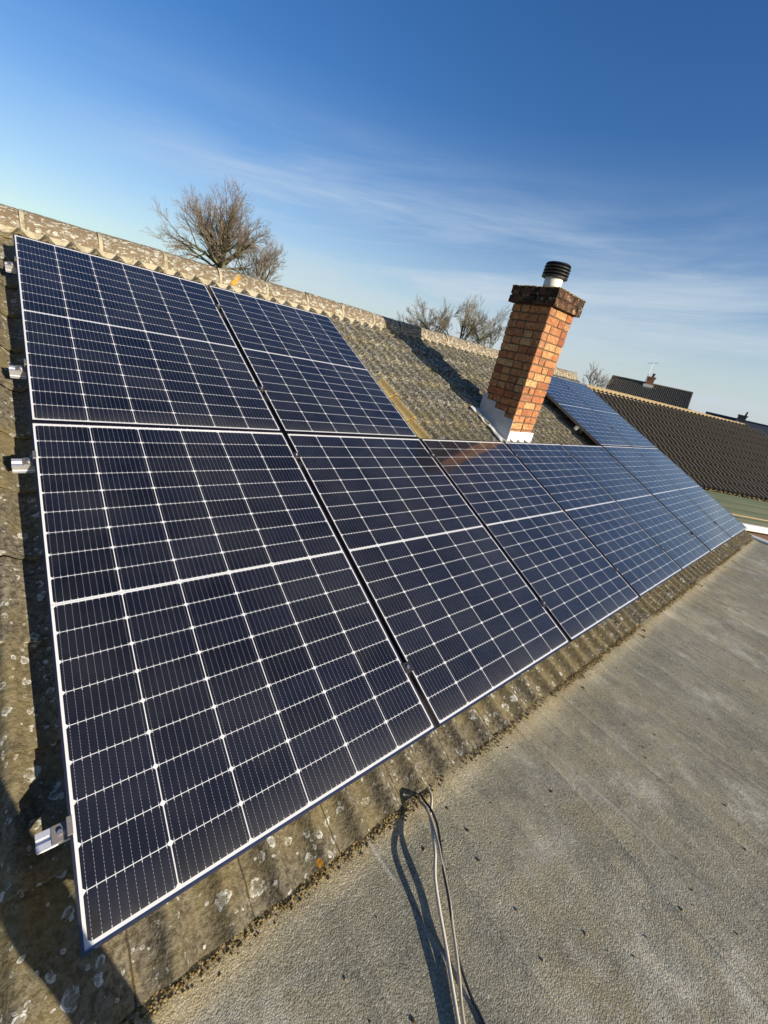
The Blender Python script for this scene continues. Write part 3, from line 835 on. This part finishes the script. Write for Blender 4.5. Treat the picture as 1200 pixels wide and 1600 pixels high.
# ------------------------------------------------------------------ cables on the flat roof
def spline(pts, n=14):
    P = [Vector(p) for p in pts]; P = [P[0]] + P + [P[-1]]; out = []
    for i in range(1, len(P) - 2):
        for k in range(n):
            t = k / n; a, b_, c, d = P[i - 1:i + 3]
            out.append(0.5 * ((2 * b_) + (c - a) * t + (2 * a - 5 * b_ + 4 * c - d) * t * t + (3 * b_ - a - 3 * c + d) * t ** 3))
    out.append(P[-2]); return out
def cable(pts, r, m, label):
    b = MB(); b.tube(spline(pts), r, 10); o = b.build('cable', m, smooth=True); tag(o, label, 'cable', 'cables lying over the felt roof')
M['cgrey'] = plain('grey_cable', (0.42, 0.36, 0.27), 0.55, 0, 0.2, 30)
M['cwhite'] = plain('white_cable', (0.62, 0.54, 0.40), 0.5, 0, 0.2, 30)
M['cblack'] = plain('black_cable', (0.02, 0.02, 0.02), 0.45, 0, 0.2, 30)
z0 = FZ
cable([(1.085, -1.60, -.965), (1.078, -1.672, -.938), (1.062, -1.712, -.925), (1.04, -1.736, -.912), (1.005, -1.763, -.903), (.982, -1.780, -.895), (.959, -1.817, -.899), (.923, -1.864, -.896), (.875, -1.913, -.900), (.841, -1.966, -.910),
       (.813, -2.017, -.920), (.780, -2.072, -.926), (.725, -2.160, -.933), (.62, -2.33, -.937), (.4, -2.8, -.938)], 0.0052, 'cwhite', 'pale cable on the left of the bundle running from the eaves across the felt')
cable([(1.05, -1.60, -.965), (1.035, -1.672, -.932), (1.012, -1.695, -.918), (.992, -1.718, -.903), (.987, -1.749, -.888), (.978, -1.790, -.888), (.956, -1.841, -.893), (.928, -1.887, -.895), (.903, -1.933, -.904), (.874, -1.985, -.914),
       (.843, -2.029, -.920), (.808, -2.078, -.924), (.785, -2.110, -.930), (.735, -2.172, -.934), (.66, -2.30, -.937), (.45, -2.85, -.938)], 0.0050, 'cgrey', 'tan cable in the middle of the bundle, rising in a low loop off the felt')
cable([(1.055, -1.60, -.965), (1.035, -1.675, -.930), (1.020, -1.695, -.914), (1.006, -1.725, -.898), (.996, -1.766, -.882), (.983, -1.812, -.886), (.952, -1.862, -.892), (.915, -1.910, -.898), (.881, -1.971, -.909), (.849, -2.020, -.919),
       (.818, -2.069, -.925), (.803, -2.109, -.933), (.790, -2.157, -.938), (.784, -2.203, -.939), (.74, -2.4, -.939), (.62, -2.9, -.939)], 0.0042, 'cblack', 'thin black cable at the right of the bundle')

# ------------------------------------------------------------------ neighbouring bungalow (rotated 25 degrees) beyond the gable
NR = rad(-32.0)
nrot = Matrix.Rotation(NR, 4, 'Z')
nb = tag(empty('neighbour_bungalow', (13.13, 3.60, GZ), (0, 0, NR)), 'neighbouring bungalow with dark wavy tile roof, yellow ridge and green flat roof', 'building')
nslope = Matrix.Translation((0, 0, 0.79 - GZ)) @ Matrix.Rotation(rad(25.2), 4, 'X')
def keepn(u, t):
    return u < 5.85 + (-t) * 1.30
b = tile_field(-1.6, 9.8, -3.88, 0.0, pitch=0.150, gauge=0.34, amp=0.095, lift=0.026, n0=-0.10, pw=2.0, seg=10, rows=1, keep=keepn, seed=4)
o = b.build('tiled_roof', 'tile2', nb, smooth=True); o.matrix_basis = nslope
b = MB()
hipx = 5.8
b.add([(-1.6, 0.0, 0.74 - GZ), (hipx, 0, 0.70 - GZ), (hipx + 3.9, 3.6, -0.95 - GZ), (-1.6, 3.6, -0.95 - GZ), (hipx + 3.9, -3.6, -0.95 - GZ), (-1.6, -3.6, -0.95 - GZ)], [(0, 1, 2, 3), (1, 4, 2), (0, 3, 5), (3, 2, 4, 5)])
b.build('far_slopes', 'tile2', nb)
for i in range(18):
    xa = -1.5 + 0.446 * i
    if xa + 0.4 > hipx: break
    rt = MB(); zz = 0.735 - 0.008 * max(0, xa) - GZ
    rt.tube([(xa, 0.03, zz), (xa + .445, 0.03, zz)], 0.095, 14)
    rt.build('ridge_tile', 'ridge2', nb)
    rt = MB(); rt.box((xa - 0.003, -0.12, zz - 0.10), (xa + 0.441, -0.06, zz - 0.03)); rt.build('ridge_mortar', 'mortar', nb)
b = MB(); b.box((-1.5, -3.1, 0), (9.3, 3.1, -1.02 - GZ)); b.build('wall', 'wallbrick', nb)
FN = -0.95 - GZ
b = MB(); b.box((-2.0, -6.10, FN - 0.02), (13.0, -3.30, FN)); fr_ = b.build('flat_roof', 'green', nb)
b = MB(); b.bevbox((-2.0, -6.20, FN - 0.085), (13.0, -6.105, FN + 0.030), 0.012); b.build('fascia', 'whitepvc', fr_)
b = MB(); b.box((-2.0, -5.57, FN + 0.001), (13.0, -5.53, FN + 0.020)); b.build('lap_strip', 'ridge2', fr_)
b = MB(); b.box((-1.8, -5.90, 0), (12.8, -3.101, FN - 0.021)); b.build('extension_wall', 'wallbrick_shaded', nb)
# debris line on the green roof under the tiles
b = MB(); rnd = random.Random(9)
for i in range(500):
    clump(b, rnd.uniform(-1.5, 9.5), -3.52 - abs(rnd.gauss(0, 0.05)), FN + 0.01, rnd.uniform(0.01, 0.035), rnd)
o = b.build('moss_debris', 'moss', nb); o['kind'] = 'stuff'

# ------------------------------------------------------------------ far houses
def far_house(name, x0, y0, x1, y1, zr, drop, depth, tilem, wallm, label, tiled=True):
    """ridge from (x0,y0) to (x1,y1) at height zr; near slope faces the camera"""
    d = Vector((x1 - x0, y1 - y0, 0)); Ld = d.length; ang = math.atan2(d.y, d.x)
    root = tag(empty(name, (x0, y0, GZ), (0, 0, ang)), label, 'building')
    zl = zr - GZ; sl = math.atan2(drop, depth)
    if tiled:
        b = tile_field(0, Ld, -math.hypot(drop, depth), 0, pitch=0.15, gauge=0.34, amp=0.12, lift=0.02, n0=-0.10, pw=2.0, seg=8, rows=1, seed=8)
        o = b.build('tiled_roof', tilem, root, smooth=True); o.matrix_basis = Matrix.Translation((0, 0, zl)) @ Matrix.Rotation(sl, 4, 'X')
        b = MB(); b.add([(0, 0, zl - .06), (Ld, 0, zl - .06), (Ld, depth, zl - drop), (0, depth, zl - drop)], [(0, 1, 2, 3)]); b.build('far_slope', tilem, root)
    else:
        b = MB(); b.add([(0, 0, zl), (Ld, 0, zl), (Ld, depth, zl - drop), (0, depth, zl - drop), (Ld, -depth, zl - drop), (0, -depth, zl - drop),
                         (0, 0, zl - .1), (Ld, 0, zl - .1), (Ld, -depth, zl - drop - .1), (0, -depth, zl - drop - .1)],
                        [(0, 1, 2, 3), (0, 5, 4, 1), (6, 7, 8, 9), (5, 9, 8, 4), (0, 6, 9, 5), (1, 4, 8, 7)]); b.build('slate_roof', tilem, root)
    b = MB(); b.tube([(-0.02, 0, zl + 0.0), (Ld + .02, 0, zl + 0.0)], 0.075, 10); b.build('ridge_capping', tilem if tiled else 'slate', root)
    b = MB()
    b.add([(.15, -depth + .3, 0), (Ld - .15, -depth + .3, 0), (Ld - .15, depth - .3, 0), (.15, depth - .3, 0), (.15, -depth + .3, zl - drop), (Ld - .15, -depth + .3, zl - drop), (Ld - .15, depth - .3, zl - drop), (.15, depth - .3, zl - drop), (.15, 0, zl - .15), (Ld - .15, 0, zl - .15)],
          [(0, 1, 5, 4), (2, 3, 7, 6), (1, 2, 6, 9, 5), (3, 0, 4, 8, 7)])
    b.build('wall', wallm, root)
    if tiled:
        b = MB()
        for xx in (0.0, Ld): b.add([(xx - .03, 0, zl + .02), (xx + .03, 0, zl + .02), (xx + .03, -depth, zl - drop + .04), (xx - .03, -depth, zl - drop + .04), (xx - .03, 0, zl - .12), (xx + .03, 0, zl - .12), (xx + .03, -depth, zl - drop - .1), (xx - .03, -depth, zl - drop - .1)],
                            [(0, 3, 2, 1), (4, 5, 6, 7), (0, 1, 5, 4), (2, 3, 7, 6), (0, 4, 7, 3), (1, 2, 6, 5)])
        b.build('verge', tilem, root)
    return root, zl, Ld

# house with the aerial, ridge about 45 m away
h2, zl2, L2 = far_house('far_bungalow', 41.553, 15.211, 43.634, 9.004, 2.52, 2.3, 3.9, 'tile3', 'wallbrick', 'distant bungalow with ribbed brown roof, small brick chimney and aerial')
fc = bpy.data.objects.new('chimney', None); C.objects.link(fc); fc.parent = h2; fc.location = (3.1, -0.05, zl2)
b = MB(); b.box((-.30, -.28, -.55), (.30, .28, .42)); b.box((-.36, -.34, .42), (.36, .34, .56)); b.build('chimney_stack', 'wallbrick', fc)
b = MB(); b.lathe([(0, 0), (.13, 0), (.11, .2), (.13, .22), (.13, .3), (0, .32)], (.08, 0, .56), 14); b.build('chimney_pot', 'black', fc)
b = MB(); b.box((-.42, -.42, -.52), (.42, -.24, -.10)); b.box((-.36, -.55, -.52), (.36, -.42, -.27)); b.build('flashing', 'whitepvc', fc)
b = MB()
ax, az_ = -0.35, 0.35
b.tube([(ax, 0, az_ - .3), (ax - 0.03, 0, az_ + 1.35)], 0.035, 6); b.tube([(ax - .45, 0, az_ + 1.26), (ax + .35, 0, az_ + 1.42)], 0.014, 5)
for q in range(6):
    xx = ax - .4 + .13 * q; zq = az_ + 1.27 + .026 * q; b.tube([(xx, -.2, zq), (xx, .2, zq)], 0.012, 4)
b.build('aerial', 'steel', fc)

h3, zl3, L3 = far_house('slate_bungalow', 37.158, 5.986, 38.6, -1.9, 1.13, 1.9, 3.8, 'slate', 'wallbrick', 'distant bungalow with plain blue grey slate roof at the right edge', tiled=False)
fc = bpy.data.objects.new('chimney', None); C.objects.link(fc); fc.parent = h3; fc.location = (2.05, -0.1, zl3)
b = MB(); b.box((-.24, -.24, -.5), (.24, .24, .26)); b.box((-.29, -.29, .26), (.29, .29, .34)); b.build('chimney_stack', 'greystack', fc)
b = MB(); b.lathe([(0, 0), (.09, 0), (.07, .26), (.0, .27)], (.16, 0, .34), 12); b.build('chimney_pot', 'black', fc)
b = MB(); b.box((-.26, -.40, -.42), (-.06, -.245, -.08)); b.build('flashing', 'whitepvc', fc)

# ------------------------------------------------------------------ bare trees
def tree(name, x, y, fork_z, top_z, spread, label, seed, nlimb=9, levels=5, twigm='twig', lean=(0, 0), trunk_r=0.2, group='bare winter trees behind the roof ridge', upbias=0.35, minr=0.007):
    rnd = random.Random(seed)
    root = tag(empty(name, (x, y, GZ)), label, 'tree', group)
    zf = fork_z - GZ; Hc = top_z - fork_z
    tk = MB(); tw = MB()
    tk.tube([(0, 0, -0.2), (rnd.uniform(-.1, .1), .05, zf * .5), (0, 0, zf)], [trunk_r * 1.5, trunk_r * 1.1, trunk_r], 12)
    def grow(p, d, length, r, lvl):
        pts = [p]; radii = [r]; n = 4 if lvl < 3 else 3
        q = p.copy(); dd = d.copy()
        for k in range(n):
            dd = (dd + Vector([rnd.gauss(0, 0.10) for _ in range(3)]) + Vector((0, 0, 0.07 * upbias))).normalized()
            q = q + dd * length / n; pts.append(q.copy()); radii.append(max(minr * 0.6, r * (1 - 0.6 * (k + 1) / n)))
        (tk if lvl < 2 else tw).tube(pts, radii, 6 if lvl < 2 else (4 if lvl < 3 else 3), cap=False)
        if lvl >= levels: return
        nb_ = (6, 5, 5, 4, 4)[min(lvl, 4)]
        for k in range(nb_):
            f = 0.30 + 0.70 * (k + rnd.random() * .8) / nb_
            idx = min(n - 1, int(f * n)); base = pts[idx].lerp(pts[idx + 1], min(1, f * n - idx))
            axis = Vector([rnd.gauss(0, 1) for _ in range(3)]).cross(dd).normalized()
            nd = (Matrix.Rotation(rnd.uniform(0.25, 0.68), 3, axis) @ dd + Vector((0, 0, 0.12 * upbias))).normalized()
            grow(base, nd, length * rnd.uniform(.42, .62), max(minr, r * (1 - .6 * f) * .62), lvl + 1)
    for k in range(nlimb):
        a = 2 * math.pi * k / nlimb + rnd.uniform(-.3, .3)
        el_ = rnd.uniform(0.15, 0.95) if k % 3 else rnd.uniform(1.1, 1.5)
        d = Vector((math.cos(a) * math.cos(el_) * spread + lean[0], math.sin(a) * math.cos(el_) * spread + lean[1], math.sin(el_))).normalized()
        s_ = math.hypot(spread * math.cos(el_), math.sin(el_))
        grow(Vector((0, 0, zf + rnd.uniform(-.25, .1))), d, Hc * 0.66 * s_ * rnd.uniform(.85, 1.1), trunk_r * rnd.uniform(.35, .6), 0)
    tk.build('trunk', 'bark', root, smooth=True); tw.build('crown', twigm, root)
    return root
tree('bare_tree', 9.72, 28.34, 2.9, 6.9, 1.0, 'large round bare tree behind the ridge at left', 21, 19, 4, trunk_r=0.24, minr=0.005)
tree('bare_tree', 12.2, 28.5, 2.0, 5.2, 1.7, 'low bare tree leaning out on the right of the large round one', 5, 7, 4, trunk_r=0.12, lean=(0.25, 0))
tree('bare_tree', 26.9, 24.7, 1.8, 4.6, 1.7, 'bare tree at the left of the three behind the ridge near the chimney', 12, 7, 4, twigm='twig2', trunk_r=0.12, lean=(-.2, 0), minr=0.009)
tree('bare_tree', 28.4, 23.2, 1.8, 4.95, 1.8, 'tallest bare tree of the three, in the middle, near the chimney', 31, 8, 4, twigm='twig2', trunk_r=0.17)
tree('bare_tree', 29.8, 21.3, 1.4, 4.9, 1.6, 'bare tree of the three closest to the chimney', 44, 7, 4, twigm='twig2', trunk_r=0.12, lean=(.2, 0))
tree('bare_tree', 24.2, 27.3, 1.6, 3.2, 0.5, 'tiny bare treetop just clearing the ridge above the chimney shadow', 3, 4, 2, twigm='twig2', trunk_r=0.05)
tree('bare_tree', 27.3, 10.3, 0.75, 2.1, 1.3, 'small pale bare tree between the upper panels and the far house', 8, 7, 3, twigm='twig2', trunk_r=0.07, minr=0.006)

def bush(x, y, zt_, r, label, seed):
    rnd = random.Random(seed)
    root = tag(empty('evergreen_bush', (x, y, GZ)), label, 'bush', 'evergreen bushes among the far roofs')
    b = MB(); b.tube([(0, 0, 0), (0, 0, zt_ - GZ - r * .5)], [.1, .05], 8); b.build('trunk', 'bark', root)
    b = MB()
    for i in range(2600):
        d = Vector([rnd.gauss(0, 1) for _ in range(3)]).normalized() * r * rnd.uniform(.55, 1.0) * (1 + .25 * math.sin(i % 7))
        p = Vector((d.x, d.y, zt_ - GZ - r + d.z * .8)); q = Vector([rnd.gauss(0, 1) for _ in range(3)]).normalized() * .07; s_ = q.orthogonal().normalized() * .035
        b.add([p - q, p + s_, p + q, p - s_], [(0, 1, 2, 3)])
    b.build('crown', 'leaf', root)
bush(36.6, 7.4, 1.25, 0.9, 'green bush peeking over the ridge between the two far houses', 1)
bush(46.5, 12.0, 2.75, 1.2, 'green treetop just right of the far aerial chimney', 2)
bush(28.3, 10.95, 1.05, 0.6, 'dark bush at the foot of the small pale bare tree', 3)

# ------------------------------------------------------------------ the person taking the photo (casts the shadow at lower left)
def skin_mesh(name, pts, edges, radii, m, parent, sub=2, root=0):
    me = bpy.data.meshes.new(name); me.from_pydata([tuple(p) for p in pts], edges, []); me.update()
    o = bpy.data.objects.new(name, me); C.objects.link(o)
    sm = o.modifiers.new('skin', 'SKIN')
    sk = me.skin_vertices[0].data
    for i, r in enumerate(radii):
        sk[i].radius = (r, r) if not isinstance(r, tuple) else r
        sk[i].use_root = (i == root)
    o.modifiers.new('sub', 'SUBSURF').levels = sub; o.modifiers[-1].render_levels = sub
    sm.use_smooth_shade = True
    bpy.context.view_layer.update()
    dg = bpy.context.evaluated_depsgraph_get()
    nm = bpy.data.meshes.new_from_object(o.evaluated_get(dg)); nm.materials.clear(); nm.materials.append(M[m])
    nm.polygons.foreach_set('use_smooth', [True] * len(nm.polygons))
    o2 = bpy.data.objects.new(name, nm); C.objects.link(o2)
    bpy.data.objects.remove(o)
    if parent:
        o2.parent = parent; o2.matrix_parent_inverse = parent.matrix_world.inverted()
    return o2
PB = Vector((0.0, -2.52, FZ))
person = tag(empty('person', PB), 'person in dark work clothes standing with legs apart, holding up a phone', 'person')
bpy.context.view_layer.update()
zf = FZ
# camera-frame helper only used to lay the phone flat behind the lens
CM = cam.matrix_world
def cw(x, y, z): return CM @ Vector((x, y, z))
ph = empty('phone', CAM_POS); tag(ph, 'dark phone held up in both hands by the person', 'phone')
bpy.context.view_layer.update()
b = MB(); b.bevbox((-0.062, -0.125, 0.006), (0.014, 0.035, 0.0145), 0.003)
o = b.build('phone_body', 'black'); o.parent = ph; o.matrix_parent_inverse = ph.matrix_world.inverted(); o.matrix_basis = CM
b = MB(); b.bevbox((-0.060, -0.123, 0.0147), (0.012, 0.033, 0.0152), 0.0002)
o = b.build('screen', 'black'); o.parent = ph; o.matrix_parent_inverse = ph.matrix_world.inverted(); o.matrix_basis = CM
HR = cw(0.045, -0.105, 0.035); HL = cw(-0.088, -0.100, 0.035)
P = [(0.0, -2.53, 0.02), (0.0, -2.54, 0.15), (0.0, -2.55, 0.32), (0.0, -2.55, 0.47), (0.005, -2.535, 0.56),           # 0 pelvis..4 neck
     (0.01, -2.50, 0.66), (0.015, -2.49, 0.76),                                                                        # 5,6 head
     (0.17, -2.56, 0.45), (0.24, -2.55, 0.26), tuple(HR + Vector((0.03, -0.09, -0.045))), tuple(HR),                   # right arm 7..10
     (-0.17, -2.56, 0.45), (-0.25, -2.52, 0.26), tuple(HL + Vector((-0.03, -0.08, -0.06))), tuple(HL),                # left arm 11..14
     (0.085, -2.50, -0.05), (0.15, -2.40, -0.46), (0.255, -2.40, zf + 0.10), (0.26, -2.36, zf + 0.045), (0.27, -2.25, zf + 0.03),      # right leg 15..19
     (-0.10, -2.51, -0.05), (-0.20, -2.46, -0.47), (-0.30, -2.52, zf + 0.10), (-0.30, -2.49, zf + 0.045), (-0.32, -2.37, zf + 0.03)]
E_ = [(0, 1), (1, 2), (2, 3), (3, 4), (4, 5), (5, 6), (3, 7), (7, 8), (8, 9), (9, 10), (3, 11), (11, 12), (12, 13), (13, 14), (0, 15), (15, 16), (16, 17), (17, 18), (18, 19), (0, 20), (20, 21), (21, 22), (22, 23), (23, 24)]
R_ = [.13, .125, .14, .12, .055, .082, .070, .062, .045, .034, .030, .062, .045, .034, .030, .085, .054, .040, .042, .036, .085, .054, .040, .042, .036]
skin_mesh('body', P, E_, R_, 'skin', person)
J = [0, 1, 2, 3, 7, 8, 9, 11, 12, 13]; ji = {v: k for k, v in enumerate(J)}
skin_mesh('jacket', [P[i] for i in J], [(ji[a], ji[b_]) for a, b_ in E_ if a in ji and b_ in ji], [(R_[i] + (.034 if i < 2 else .018)) for i in J], 'hivis', person)
J = [0, 1, 15, 16, 17, 20, 21, 22]; ji = {v: k for k, v in enumerate(J)}
skin_mesh('trousers', [P[i] for i in J], [(ji[a], ji[b_]) for a, b_ in E_ if a in ji and b_ in ji], [R_[i] + (.022 if i < 2 else .010) for i in J], 'denim', person)
for a in (17, 22):
    skin_mesh('boot', [P[a], P[a + 1], P[a + 2]], [(0, 1), (1, 2)], [.060, .058, .046], 'boot', person)
skin_mesh('hair', [(0.015, -2.545, 0.70), (0.015, -2.52, 0.775), (0.015, -2.47, 0.80)], [(0, 1), (1, 2)], [.075, .078, .055], 'hair', person)
b = MB()
bm = bmesh.new(); bmesh.ops.create_icosphere(bm, subdivisions=2, radius=0.016); b._bm(bm, Matrix.Translation((0.015, -2.405, 0.685)) @ Matrix.Diagonal((.8, 1.3, 1.5, 1))); bm.free()
o = b.build('nose', 'skin', smooth=True); o.parent = person; o.matrix_parent_inverse = person.matrix_world.inverted()
# fingers curled behind the phone edge
for side, hp in ((1, HR), (-1, HL)):
    for k in range(4):
        bx = 0.016 if side > 0 else -0.064
        y0 = -0.068 - 0.019 * k
        p0 = Vector((bx + side * 0.030, y0 - 0.004, 0.034)); p1 = Vector((bx + side * 0.014, y0, 0.020)); p2 = Vector((bx + side * 0.002, y0 + 0.001, 0.011 + 0.0)); p3 = Vector((bx + side * 0.001, y0 + .001, 0.009))
        skin_mesh('finger', [CM @ q for q in (p0, p1, p2, p3)], [(0, 1), (1, 2), (2, 3)], [.009, .0085, .0075, .006], 'skin', person, 1)
    skin_mesh('thumb', [CM @ Vector(q) for q in ((bx + side * .03, -0.10, 0.04), (bx + side * .008, -0.075, 0.032), (bx - side * .012, -0.055, 0.026))], [(0, 1), (1, 2)], [.012, .010, .008], 'skin', person, 1)

SC.cycles.use_denoising = True
SC.cycles.max_bounces = 6
